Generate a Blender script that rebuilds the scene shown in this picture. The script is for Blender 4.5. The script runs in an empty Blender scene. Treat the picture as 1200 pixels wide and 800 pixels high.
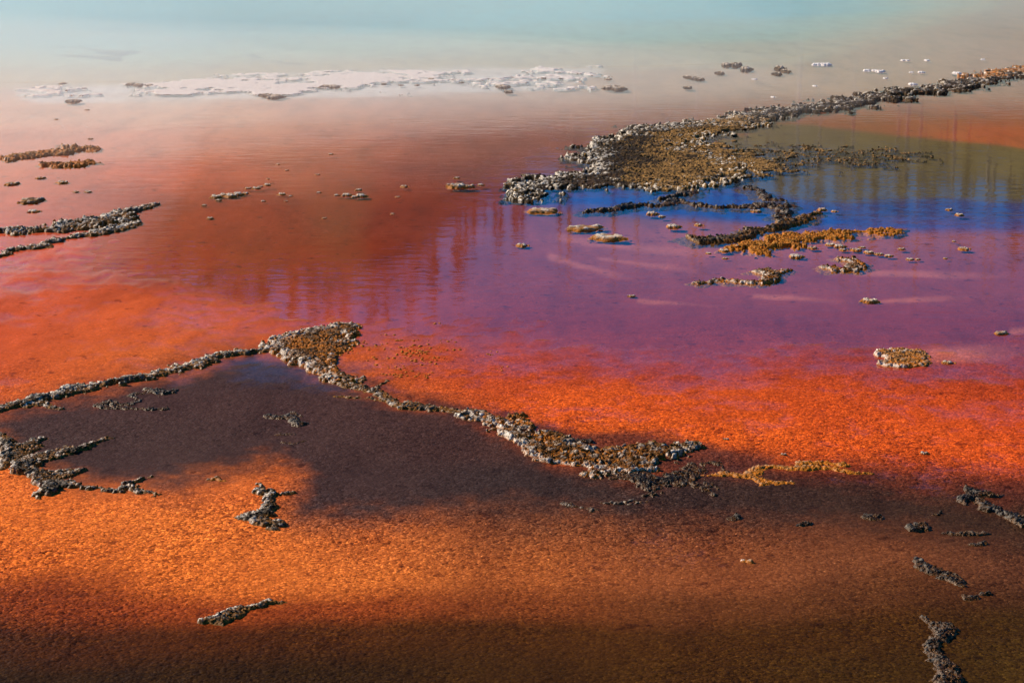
import bpy, math, random
import numpy as np
from mathutils import Vector

scene = bpy.context.scene
COL = scene.collection
R = math.radians

# ------------------------------------------------------------------ camera
CAM_H, PITCH, FOCAL = 3.0, R(14.4), 2140.0      # FOCAL in pixels of a 1200 px wide frame
cam_d = bpy.data.cameras.new('camera')
cam = bpy.data.objects.new('camera', cam_d)
COL.objects.link(cam)
cam.location = (0, 0, CAM_H)
cam.rotation_euler = (math.pi / 2 - PITCH, 0, 0)
cam_d.sensor_width = 36.0
cam_d.lens = 36.0 * FOCAL / 1200.0
cam_d.clip_end = 20000.0
scene.camera = cam

# ------------------------------------------------------------------ sky, sun, exposure
SUN_EL, SUN_AZ = R(33), R(-63)                   # azimuth from the view direction (+Y), negative = left
world = bpy.data.worlds.new('World')
scene.world = world
world.use_nodes = True
wn = world.node_tree.nodes
wl = world.node_tree.links
sky = wn.new('ShaderNodeTexSky')
sky.sky_type = 'NISHITA'
sky.sun_disc = False
sky.sun_elevation = SUN_EL
sky.sun_rotation = SUN_AZ
sky.air_density = 0.8
sky.altitude = 2250.0
sky.dust_density = 0.0
sky.ozone_density = 2.0
hsv = wn.new('ShaderNodeHueSaturation')
hsv.inputs['Saturation'].default_value = 2.0
wl.new(sky.outputs[0], hsv.inputs['Color'])
bg = wn['Background']
bg.inputs['Strength'].default_value = 0.10
wl.new(hsv.outputs[0], bg.inputs['Color'])

sun_d = bpy.data.lights.new('sun', 'SUN')
sun = bpy.data.objects.new('sun', sun_d)
COL.objects.link(sun)
sun_d.energy = 5.0
sun_d.angle = R(0.5)
sun_d.color = (1.0, 0.85, 0.66)
sdir = Vector((math.sin(SUN_AZ) * math.cos(SUN_EL), math.cos(SUN_AZ) * math.cos(SUN_EL), math.sin(SUN_EL)))
sun.rotation_euler = (-sdir).to_track_quat('-Z', 'Y').to_euler()

scene.view_settings.view_transform = 'Standard'
scene.view_settings.look = 'None'
scene.view_settings.gamma = 1.0
scene.view_settings.use_curve_mapping = False
scene.view_settings.exposure = 0.25
scene.render.engine = 'CYCLES'
scene.cycles.use_denoising = True
scene.cycles.max_bounces = 8
scene.cycles.transparent_max_bounces = 16
scene.cycles.volume_bounces = 3
scene.cycles.sample_clamp_indirect = 6.0

# ------------------------------------------------------------------ maths helpers
CP, SP = math.cos(PITCH), math.sin(PITCH)


def ground(px, py, z=0.0):
    """point of the plane at height z seen at photograph position px, py"""
    u = (np.asarray(px, float) - 600.0) / FOCAL
    v = (np.asarray(py, float) - 400.0) / FOCAL
    dy = CP - v * SP
    dz = -SP - v * CP
    t = (z - CAM_H) / dz
    return u * t, dy * t


def to_photo(X, Y, Z=0.0):
    Zr = Z - CAM_H
    f = Y * CP - Zr * SP
    f = np.maximum(f, 0.05)
    up = Y * SP + Zr * CP
    return 600.0 + FOCAL * X / f, 400.0 - FOCAL * up / f


def slant(py):
    X, Y = ground(600, py)
    return math.hypot(float(Y), CAM_H)


def px_size(py):
    return slant(py) / FOCAL


def hash2(ix, iy, seed):
    n = (ix.astype(np.int64) * 374761393 + iy.astype(np.int64) * 668265263 + seed * 1442695041) & 0xFFFFFFFF
    n = ((n ^ (n >> 13)) * 1274126177) & 0xFFFFFFFF
    n = ((n ^ (n >> 16)) * 2246822519) & 0xFFFFFFFF
    n = n ^ (n >> 15)
    return (n & 0xFFFFFF) / float(0xFFFFFF)


def vnoise(x, y, seed=0):
    x0, y0 = np.floor(x), np.floor(y)
    fx, fy = x - x0, y - y0
    fx = fx * fx * fx * (fx * (fx * 6 - 15) + 10)
    fy = fy * fy * fy * (fy * (fy * 6 - 15) + 10)
    a, b = hash2(x0, y0, seed), hash2(x0 + 1, y0, seed)
    c, d = hash2(x0, y0 + 1, seed), hash2(x0 + 1, y0 + 1, seed)
    return (a + (b - a) * fx) * (1 - fy) + (c + (d - c) * fx) * fy


def fbm(x, y, seed=0, octs=4, gain=0.5):
    """fractal noise, about -1..1"""
    s, a, t = 0.0, 1.0, 0.0
    ca, sa = math.cos(0.7), math.sin(0.7)
    for o in range(octs):
        s = s + a * (vnoise(x, y, seed + o * 17) * 2 - 1)
        t += a
        a *= gain
        x, y = (x * ca - y * sa) * 2.03, (x * sa + y * ca) * 2.03
    return s / t * 1.5


def worley(x, y, seed=0):
    x0, y0 = np.floor(x), np.floor(y)
    best = np.full(np.shape(x), 9.0)
    cid = np.zeros(np.shape(x))
    for i in (-1, 0, 1):
        for j in (-1, 0, 1):
            cx, cy = x0 + i, y0 + j
            qx = cx + hash2(cx, cy, seed)
            qy = cy + hash2(cx, cy, seed + 91)
            d = (qx - x) ** 2 + (qy - y) ** 2
            m = d < best
            best = np.where(m, d, best)
            cid = np.where(m, hash2(cx, cy, seed + 55), cid)
    return np.sqrt(best), cid


def sstep(a, b, x):
    t = np.clip((x - a) / (b - a), 0, 1)
    return t * t * (3 - 2 * t)


def poly_sdf(px, py, pts):
    """positive inside"""
    n = len(pts)
    d = np.full(np.shape(px), 1e9)
    inside = np.zeros(np.shape(px), bool)
    for i in range(n):
        ax, ay = pts[i]
        bx, by = pts[(i + 1) % n]
        ex, ey = bx - ax, by - ay
        t = np.clip(((px - ax) * ex + (py - ay) * ey) / (ex * ex + ey * ey + 1e-12), 0, 1)
        d = np.minimum(d, (px - ax - t * ex) ** 2 + (py - ay - t * ey) ** 2)
        cond = ((ay <= py) & (by > py)) | ((by <= py) & (ay > py))
        xi = ax + (py - ay) / (ey if abs(ey) > 1e-12 else 1e-12) * ex
        inside ^= cond & (px < xi)
    d = np.sqrt(d)
    return np.where(inside, d, -d)


def lin(c):
    c = np.asarray(c, float) / 255.0
    return np.where(c <= 0.04045, c / 12.92, ((c + 0.055) / 1.055) ** 2.4)


# ------------------------------------------------------------------ object helpers
def new_mesh(name, verts, faces, attrs=None, smooth=True):
    """faces: (n,3) or (n,4) int array"""
    verts = np.asarray(verts, np.float32)
    faces = np.asarray(faces, np.int32)
    me = bpy.data.meshes.new(name)
    k = faces.shape[1]
    me.vertices.add(len(verts))
    me.vertices.foreach_set('co', verts.ravel())
    me.loops.add(faces.size)
    me.loops.foreach_set('vertex_index', faces.ravel())
    me.polygons.add(len(faces))
    me.polygons.foreach_set('loop_start', np.arange(0, faces.size, k, dtype=np.int32))
    me.polygons.foreach_set('use_smooth', np.full(len(faces), smooth))
    for an, (typ, data) in (attrs or {}).items():
        a = me.attributes.new(an, typ, 'POINT')
        key = 'value' if typ == 'FLOAT' else 'color'
        a.data.foreach_set(key, np.asarray(data, np.float32).ravel())
    me.update(calc_edges=True)
    me.validate()
    return me


def link(name, data, parent=None, mat=None, loc=None):
    o = bpy.data.objects.new(name, data)
    COL.objects.link(o)
    if parent is not None:
        o.parent = parent
    if mat is not None and data is not None:
        if not data.materials:
            data.materials.append(mat)
    if loc is not None:
        o.location = loc
    return o


def tag(o, label, cat, group=None):
    o['label'] = label
    o['category'] = cat
    if group:
        o['group'] = group
    return o


def structure(o, label=None):
    o['kind'] = 'structure'
    if label:
        o['label'] = label
        o['category'] = o.name.split('.')[0].replace('_', ' ')
    return o


def mat_new(name):
    m = bpy.data.materials.new(name)
    m.use_nodes = True
    nt = m.node_tree
    return m, nt.nodes, nt.links, nt.nodes['Principled BSDF'], nt.nodes['Material Output']


def ramp(nodes, stops, interp='LINEAR'):
    r = nodes.new('ShaderNodeValToRGB')
    r.color_ramp.interpolation = interp
    e = r.color_ramp.elements
    while len(e) > 1:
        e.remove(e[-1])
    e[0].position = stops[0][0]
    e[0].color = (*stops[0][1], 1)
    for p, c in stops[1:]:
        q = e.new(p)
        q.color = (*c, 1)
    return r


def math_node(nodes, links, op, a, b=None, clamp=False):
    n = nodes.new('ShaderNodeMath')
    n.operation = op
    n.use_clamp = clamp
    for i, v in enumerate((a, b)):
        if v is None:
            continue
        if isinstance(v, (int, float)):
            n.inputs[i].default_value = v
        else:
            links.new(v, n.inputs[i])
    return n.outputs[0]


def mix_col(nodes, links, fac, a, b, blend='MIX'):
    n = nodes.new('ShaderNodeMix')
    n.data_type = 'RGBA'
    n.blend_type = blend
    if isinstance(fac, (int, float)):
        n.inputs[0].default_value = fac
    else:
        links.new(fac, n.inputs[0])
    for i, v in ((6, a), (7, b)):
        if isinstance(v, tuple):
            n.inputs[i].default_value = (*v, 1)
        else:
            links.new(v, n.inputs[i])
    return n.outputs[2]


def noise_tex(nodes, links, vec, scale, detail=3, rough=0.55, dist=0.0):
    n = nodes.new('ShaderNodeTexNoise')
    n.inputs['Scale'].default_value = scale
    n.inputs['Detail'].default_value = detail
    n.inputs['Roughness'].default_value = rough
    n.inputs['Distortion'].default_value = dist
    links.new(vec, n.inputs['Vector'])
    return n.outputs['Fac']


def mapping(nodes, links, vec, scale, rot=0.0):
    n = nodes.new('ShaderNodeMapping')
    n.inputs['Scale'].default_value = scale
    n.inputs['Rotation'].default_value = (0, 0, rot)
    links.new(vec, n.inputs['Vector'])
    return n.outputs[0]


# ------------------------------------------------------------------ materials
def make_bed_material():
    m, N, L, P, O = mat_new('microbial_mat')
    geo = N.new('ShaderNodeNewGeometry').outputs['Position']
    col = N.new('ShaderNodeAttribute')
    col.attribute_name = 'mat_colour'
    gr = N.new('ShaderNodeAttribute')
    gr.attribute_name = 'grain'
    base = col.outputs['Color']
    # granules: dark pits and pale grains
    n1 = noise_tex(N, L, geo, 55, 3, 0.6)
    n2 = noise_tex(N, L, mapping(N, L, geo, (120, 75, 75), 0.6), 1.0, 2, 0.6)
    n3 = noise_tex(N, L, geo, 9, 4, 0.6)
    n4 = noise_tex(N, L, mapping(N, L, geo, (3.0, 0.9, 1.0), 0.15), 1.0, 5, 0.6)
    vo = N.new('ShaderNodeTexVoronoi')
    vo.inputs['Scale'].default_value = 66
    vo.inputs['Randomness'].default_value = 1.0
    wob = N.new('ShaderNodeVectorMath')
    wob.operation = 'ADD'
    L.new(geo, wob.inputs[0])
    nv = N.new('ShaderNodeTexNoise')
    nv.inputs['Scale'].default_value = 40
    L.new(geo, nv.inputs['Vector'])
    wsc = N.new('ShaderNodeVectorMath')
    wsc.operation = 'SCALE'
    wsc.inputs['Scale'].default_value = 0.02
    L.new(nv.outputs['Color'], wsc.inputs[0])
    L.new(wsc.outputs[0], wob.inputs[1])
    L.new(wob.outputs[0], vo.inputs['Vector'])
    cell = N.new('ShaderNodeSeparateColor')
    L.new(vo.outputs['Color'], cell.inputs[0])
    dark = ramp(N, [(0.0, (0.38, 0.30, 0.26)), (0.22, (0.78, 0.73, 0.70)), (0.75, (1.10, 1.10, 1.10)), (1.0, (1.6, 1.75, 1.9))])
    L.new(cell.outputs[0], dark.inputs[0])
    dark2 = ramp(N, [(0.32, (0.34, 0.27, 0.24)), (0.46, (1, 1, 1)), (0.61, (1.0, 1.0, 1.0)), (0.68, (1.9, 2.0, 2.1)), (0.74, (3.0, 3.2, 3.4))])
    L.new(n2, dark2.inputs[0])
    tone = mix_col(N, L, 1.0, dark.outputs[0], dark2.outputs[0], 'MULTIPLY')
    c = mix_col(N, L, gr.outputs['Fac'], base, mix_col(N, L, 1.0, base, tone, 'MULTIPLY'))
    patch = ramp(N, [(0.3, (0.72, 0.68, 0.68)), (0.5, (1, 1, 1)), (0.7, (1.16, 1.18, 1.15))])
    L.new(n4, patch.inputs[0])
    c = mix_col(N, L, 0.8, c, mix_col(N, L, 1.0, c, patch.outputs[0], 'MULTIPLY'))
    n5 = noise_tex(N, L, mapping(N, L, geo, (26, 130, 60), -.45), 1.0, 3, .6, .6)
    fib = ramp(N, [(0.34, (0.62, 0.56, 0.52)), (0.5, (1, 1, 1)), (0.62, (1.1, 1.1, 1.05)), (0.72, (1.7, 1.6, 1.4))])
    L.new(n5, fib.inputs[0])
    c = mix_col(N, L, gr.outputs['Fac'], c, mix_col(N, L, 1.0, c, fib.outputs[0], 'MULTIPLY'))
    spots = ramp(N, [(0.31, (0.42, 0.36, 0.38)), (0.385, (1, 1, 1))])
    L.new(n3, spots.inputs[0])
    c = mix_col(N, L, 0.8, c, mix_col(N, L, 1.0, c, spots.outputs[0], 'MULTIPLY'))
    L.new(c, P.inputs['Base Color'])
    P.inputs['Roughness'].default_value = 0.6
    P.inputs['Specular IOR Level'].default_value = 0.04
    # film of water thinning out as the mat rises clear of the surface
    sep = N.new('ShaderNodeSeparateXYZ')
    L.new(geo, sep.inputs[0])
    film = N.new('ShaderNodeMapRange')
    film.inputs['From Min'].default_value = 0.0
    film.inputs['From Max'].default_value = 0.009
    film.inputs['To Min'].default_value = 1.0
    film.inputs['To Max'].default_value = 0.0
    L.new(sep.outputs['Z'], film.inputs['Value'])
    above = math_node(N, L, 'GREATER_THAN', sep.outputs['Z'], 0.0)
    L.new(math_node(N, L, 'MULTIPLY', film.outputs[0], above), P.inputs['Coat Weight'])
    P.inputs['Coat Roughness'].default_value = 0.12
    P.inputs['Coat IOR'].default_value = 1.333
    h = math_node(N, L, 'SUBTRACT', math_node(N, L, 'MULTIPLY', n1, .5), math_node(N, L, 'MULTIPLY', vo.outputs['Distance'], .8))
    b = N.new('ShaderNodeBump')
    b.inputs['Distance'].default_value = 0.006
    L.new(math_node(N, L, 'MULTIPLY', gr.outputs['Fac'], 0.8), b.inputs['Strength'])
    L.new(h, b.inputs['Height'])
    L.new(b.outputs[0], P.inputs['Normal'])
    return m


def make_water_material(name, slope=1.0, tint=(1, 1, 1)):
    m, N, L, P, O = mat_new(name)
    N.remove(P)
    geo = N.new('ShaderNodeNewGeometry').outputs['Position']
    w1 = noise_tex(N, L, mapping(N, L, geo, (3.0, 6.0, 1.0), 0.1), 1.0, 3, 0.5)
    w2 = noise_tex(N, L, mapping(N, L, geo, (11.0, 20.0, 1.0), -0.2), 1.0, 2, 0.5)
    big = noise_tex(N, L, mapping(N, L, geo, (0.25, 0.35, 1.0)), 1.0, 2, 0.5)
    h = math_node(N, L, 'ADD', w1, math_node(N, L, 'MULTIPLY', w2, 0.22))
    st = ramp(N, [(0.35, (0.25, 0.25, 0.25)), (0.65, (1, 1, 1))])
    L.new(big, st.inputs[0])
    b = N.new('ShaderNodeBump')
    b.inputs['Distance'].default_value = 0.003 * slope
    L.new(st.outputs[0], b.inputs['Strength'])
    L.new(h, b.inputs['Height'])
    # reflectance of water, the same from above and below (no bending of rays in so thin a film)
    dt = N.new('ShaderNodeVectorMath')
    dt.operation = 'DOT_PRODUCT'
    L.new(N.new('ShaderNodeNewGeometry').outputs['Incoming'], dt.inputs[0])
    L.new(b.outputs[0], dt.inputs[1])
    g = math_node(N, L, 'SUBTRACT', 1.0, math_node(N, L, 'ABSOLUTE', dt.outputs['Value']), True)
    refl = math_node(N, L, 'ADD', math_node(N, L, 'MULTIPLY', math_node(N, L, 'POWER', g, 5.0), 0.98), 0.02)
    gl = N.new('ShaderNodeBsdfGlossy')
    gl.inputs['Roughness'].default_value = 0.03
    L.new(b.outputs[0], gl.inputs['Normal'])
    tr = N.new('ShaderNodeBsdfTransparent')
    tr.inputs['Color'].default_value = (*tint, 1)
    mx = N.new('ShaderNodeMixShader')
    L.new(refl, mx.inputs[0])
    L.new(tr.outputs[0], mx.inputs[1])
    L.new(gl.outputs[0], mx.inputs[2])
    L.new(mx.outputs[0], O.inputs['Surface'])
    return m


def make_crust(name, low, mid, high, pale, wet=0.5, speck=1.0, gloss=.5):
    """sinter crust: stained at the waterline (tone 0), body, dry crest (tone 1); pale = white sinter plus sunlight painted on one edge"""
    m, N, L, P, O = mat_new(name)
    geo = N.new('ShaderNodeNewGeometry').outputs['Position']
    tn = N.new('ShaderNodeAttribute')
    tn.attribute_name = 'tone'
    pl = N.new('ShaderNodeAttribute')
    pl.attribute_name = 'pale'
    n1 = noise_tex(N, L, geo, 40, 4, 0.65)
    n2 = noise_tex(N, L, geo, 7, 3, 0.6)
    n3 = noise_tex(N, L, geo, 95, 3, 0.7)
    t = math_node(N, L, 'ADD', tn.outputs['Fac'], math_node(N, L, 'MULTIPLY', math_node(N, L, 'SUBTRACT', n1, 0.5), 0.9))
    t = math_node(N, L, 'ADD', t, math_node(N, L, 'MULTIPLY', math_node(N, L, 'SUBTRACT', n2, 0.5), 0.9), True)
    r = ramp(N, [(0.0, low), (0.16, low), (0.34, mid), (0.62, mid), (0.84, high), (1.0, high)])
    L.new(t, r.inputs[0])
    p = math_node(N, L, 'MULTIPLY', pl.outputs['Fac'], math_node(N, L, 'SUBTRACT', math_node(N, L, 'MULTIPLY', n1, 3.6), .7), True)
    c = mix_col(N, L, p, r.outputs[0], pale)
    sp = ramp(N, [(0.36, (0.16, 0.13, 0.10)), (0.48, (0.72, 0.70, 0.66)), (0.56, (1, 1, 1)), (0.70, (1.7, 1.7, 1.7))])
    L.new(n3, sp.inputs[0])
    c = mix_col(N, L, speck, c, mix_col(N, L, 1.0, c, sp.outputs[0], 'MULTIPLY'))
    L.new(c, P.inputs['Base Color'])
    rr = ramp(N, [(0.0, (gloss,) * 3), (0.5, (gloss + .15,) * 3), (1.0, (.85,) * 3)])
    L.new(t, rr.inputs[0])
    L.new(rr.outputs[0], P.inputs['Roughness'])
    P.inputs['Specular IOR Level'].default_value = wet
    b = N.new('ShaderNodeBump')
    b.inputs['Distance'].default_value = 0.012
    b.inputs['Strength'].default_value = 0.9
    L.new(math_node(N, L, 'ADD', n1, math_node(N, L, 'MULTIPLY', n3, 0.4)), b.inputs['Height'])
    L.new(b.outputs[0], P.inputs['Normal'])
    return m


M_BED = make_bed_material()
M_WATER = make_water_material('shallow_water')
M_SPRING = make_water_material('spring_water', 1.4)
GREY = make_crust('grey_crust', (0.26, 0.105, 0.012), (0.040, 0.025, 0.012), (0.27, 0.195, 0.115), (0.90, 0.81, 0.70), 0.12)
AMBER = make_crust('amber_crust', (0.50, 0.16, 0.006), (0.15, 0.060, 0.008), (0.46, 0.23, 0.045), (0.90, 0.80, 0.68), 0.12)
DARK = make_crust('dark_crust', (0.11, 0.045, 0.006), (0.014, 0.009, 0.005), (0.045, 0.032, 0.018), (0.70, 0.62, 0.52), 0.22, 1.0, .28)
GOLD = make_crust('golden_mat', (0.62, 0.20, 0.010), (0.46, 0.17, 0.016), (0.78, 0.42, 0.09), (0.90, 0.78, 0.60), 0.12, .7)
SLAB = make_crust('slab_crust', (0.54, 0.17, 0.012), (0.40, 0.17, 0.035), (0.62, 0.46, 0.31), (0.88, 0.80, 0.70), 0.15, .5)
GRAVEL = make_crust('gravel_crust', (0.09, 0.047, 0.012), (0.042, 0.026, 0.010), (0.38, 0.21, 0.062), (0.90, 0.82, 0.70), 0.12)
WHITE = make_crust('white_sinter', (0.84, 0.76, 0.70), (0.87, 0.81, 0.76), (0.90, 0.87, 0.84), (0.93, 0.91, 0.89), 0.2, 0.15)

# ------------------------------------------------------------------ ground sheet
SHORE = [(-900, 104), (-300, 100), (0, 96), (150, 95), (300, 90), (450, 84), (600, 80), (750, 77), (850, 74), (930, 66),
         (1000, 52), (1060, 34), (1110, 17), (1150, 4), (1190, -14), (1230, -32)]
SHX = np.array([p[0] for p in SHORE], float)
SHY = np.array([p[1] for p in SHORE], float)

TX = np.array([-150, 0, 200, 400, 600, 800, 1000, 1200, 1350], float)
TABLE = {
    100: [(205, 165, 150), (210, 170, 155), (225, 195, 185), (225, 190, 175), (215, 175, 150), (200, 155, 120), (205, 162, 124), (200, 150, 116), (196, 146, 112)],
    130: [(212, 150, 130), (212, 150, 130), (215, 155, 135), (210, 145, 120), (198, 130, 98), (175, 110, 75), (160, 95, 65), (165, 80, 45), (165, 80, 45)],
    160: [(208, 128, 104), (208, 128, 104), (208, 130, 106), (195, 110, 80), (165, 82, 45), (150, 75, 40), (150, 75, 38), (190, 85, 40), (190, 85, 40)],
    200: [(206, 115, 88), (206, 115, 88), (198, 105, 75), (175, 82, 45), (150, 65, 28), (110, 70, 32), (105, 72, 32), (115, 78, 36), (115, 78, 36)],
    240: [(205, 105, 75), (205, 105, 75), (166, 72, 34), (158, 64, 28), (160, 65, 38), (130, 80, 55), (110, 80, 45), (110, 80, 45), (110, 80, 45)],
    280: [(200, 92, 62), (200, 92, 62), (160, 68, 30), (158, 64, 28), (180, 88, 72), (200, 108, 92), (205, 112, 92), (190, 100, 85), (190, 100, 85)],
    330: [(204, 88, 60), (204, 88, 60), (178, 74, 40), (168, 68, 40), (176, 80, 70), (180, 82, 72), (182, 84, 72), (176, 80, 72), (176, 80, 72)],
    380: [(208, 90, 58), (208, 90, 58), (216, 100, 60), (190, 80, 58), (172, 68, 58), (168, 66, 58), (168, 66, 58), (162, 62, 55), (162, 62, 55)],
    430: [(206, 86, 52), (206, 86, 52), (214, 100, 56), (212, 95, 52), (188, 72, 46), (178, 66, 46), (172, 64, 45), (168, 62, 46), (168, 62, 46)],
    480: [(205, 88, 50), (205, 88, 50), (212, 98, 52), (212, 95, 50), (208, 86, 42), (200, 80, 40), (194, 76, 40), (190, 72, 42), (190, 72, 42)],
    530: [(204, 104, 50), (204, 104, 50), (206, 106, 50), (206, 100, 48), (206, 92, 44), (206, 88, 42), (205, 84, 42), (198, 78, 42), (198, 78, 42)],
    570: [(208, 108, 50), (208, 108, 50), (208, 108, 52), (190, 98, 52), (150, 80, 45), (130, 66, 38), (140, 62, 38), (110, 54, 38), (110, 54, 38)],
    615: [(206, 106, 44), (206, 106, 44), (208, 112, 52), (184, 98, 52), (150, 88, 52), (140, 82, 50), (118, 68, 42), (98, 58, 40), (98, 58, 40)],
    660: [(196, 98, 40), (196, 98, 40), (204, 108, 48), (192, 104, 50), (176, 98, 48), (150, 86, 48), (128, 76, 46), (104, 64, 42), (104, 64, 42)],
    700: [(160, 76, 32), (160, 76, 32), (172, 82, 36), (170, 84, 38), (150, 82, 42), (122, 74, 42), (112, 70, 42), (90, 58, 38), (90, 58, 38)],
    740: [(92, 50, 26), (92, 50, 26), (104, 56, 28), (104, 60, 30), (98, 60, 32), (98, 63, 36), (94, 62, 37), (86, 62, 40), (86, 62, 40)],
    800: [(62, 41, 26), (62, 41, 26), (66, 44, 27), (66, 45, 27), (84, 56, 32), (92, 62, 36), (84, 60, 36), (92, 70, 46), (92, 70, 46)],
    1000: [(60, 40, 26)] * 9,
}
TY = np.array(sorted(TABLE), float)
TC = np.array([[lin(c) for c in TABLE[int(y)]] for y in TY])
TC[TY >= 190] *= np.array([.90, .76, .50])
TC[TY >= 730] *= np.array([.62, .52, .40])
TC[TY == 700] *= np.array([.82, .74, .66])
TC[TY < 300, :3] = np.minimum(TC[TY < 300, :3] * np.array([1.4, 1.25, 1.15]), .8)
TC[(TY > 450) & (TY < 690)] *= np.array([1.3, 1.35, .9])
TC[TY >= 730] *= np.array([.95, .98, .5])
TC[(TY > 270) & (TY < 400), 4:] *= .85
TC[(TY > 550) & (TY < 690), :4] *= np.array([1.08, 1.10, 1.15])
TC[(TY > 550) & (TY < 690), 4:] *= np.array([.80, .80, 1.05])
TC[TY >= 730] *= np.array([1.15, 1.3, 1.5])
TC[TY == 700] *= np.array([1.0, 1.1, 1.3])
TC[(TY > 190) & (TY < 350), :2] *= np.array([1.12, 1.25, 1.5])
TC[(TY > 420) & (TY < 545)] *= np.array([1.0, 1.14, 1.0])
TC[(TY > 320) & (TY < 500), :4] *= np.array([1.06, 1.14, 1.0])
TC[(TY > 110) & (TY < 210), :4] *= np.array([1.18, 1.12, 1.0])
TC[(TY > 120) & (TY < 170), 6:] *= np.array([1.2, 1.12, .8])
TC[(TY > 550) & (TY < 690)] *= np.array([.97, 1.0, 1.5])
TC = np.minimum(TC, .9)

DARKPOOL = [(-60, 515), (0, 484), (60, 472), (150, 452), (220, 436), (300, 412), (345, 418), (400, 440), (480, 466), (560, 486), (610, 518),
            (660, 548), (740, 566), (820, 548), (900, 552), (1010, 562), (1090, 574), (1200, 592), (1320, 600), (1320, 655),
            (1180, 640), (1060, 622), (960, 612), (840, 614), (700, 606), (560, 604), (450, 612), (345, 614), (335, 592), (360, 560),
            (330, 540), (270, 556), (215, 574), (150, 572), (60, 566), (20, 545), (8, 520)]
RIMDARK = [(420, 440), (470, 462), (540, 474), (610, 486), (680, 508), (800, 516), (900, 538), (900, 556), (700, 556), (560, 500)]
SHELF = [(20, 108), (70, 104), (150, 100), (260, 95), (400, 88), (540, 83), (700, 82), (690, 88), (600, 92), (680, 98), (560, 106), (430, 107), (300, 111), (160, 110), (40, 114)]
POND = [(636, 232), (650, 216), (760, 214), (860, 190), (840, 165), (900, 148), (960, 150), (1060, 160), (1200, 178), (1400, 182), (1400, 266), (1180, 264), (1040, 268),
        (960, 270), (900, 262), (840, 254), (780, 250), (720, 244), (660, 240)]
WAKE_SHEEN = [  # reflections in the lee of rocks, painted as pale bed streaks: x0,y0,x1,y1,half thickness
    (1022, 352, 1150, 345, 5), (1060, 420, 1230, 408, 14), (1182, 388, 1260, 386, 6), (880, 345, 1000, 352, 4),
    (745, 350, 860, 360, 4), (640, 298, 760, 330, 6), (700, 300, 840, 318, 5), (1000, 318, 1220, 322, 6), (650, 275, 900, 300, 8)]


def bed_zones(X, Y):
    qx, qy = to_photo(X, Y)
    qx = np.clip(qx, -400, 1600)
    wx = qx + 30 * fbm(X * 0.9, Y * 0.5, 3, 3)
    wy = qy + 10 * fbm(X * 1.1 + 9, Y * 0.7, 5, 4) * np.clip((qy - 60) / 200, 0.1, 1.2) + 26 * fbm(X * .55 + 3, Y * .8, 6, 3) * sstep(560, 680, qy)
    return qx, qy, wx, wy


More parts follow.
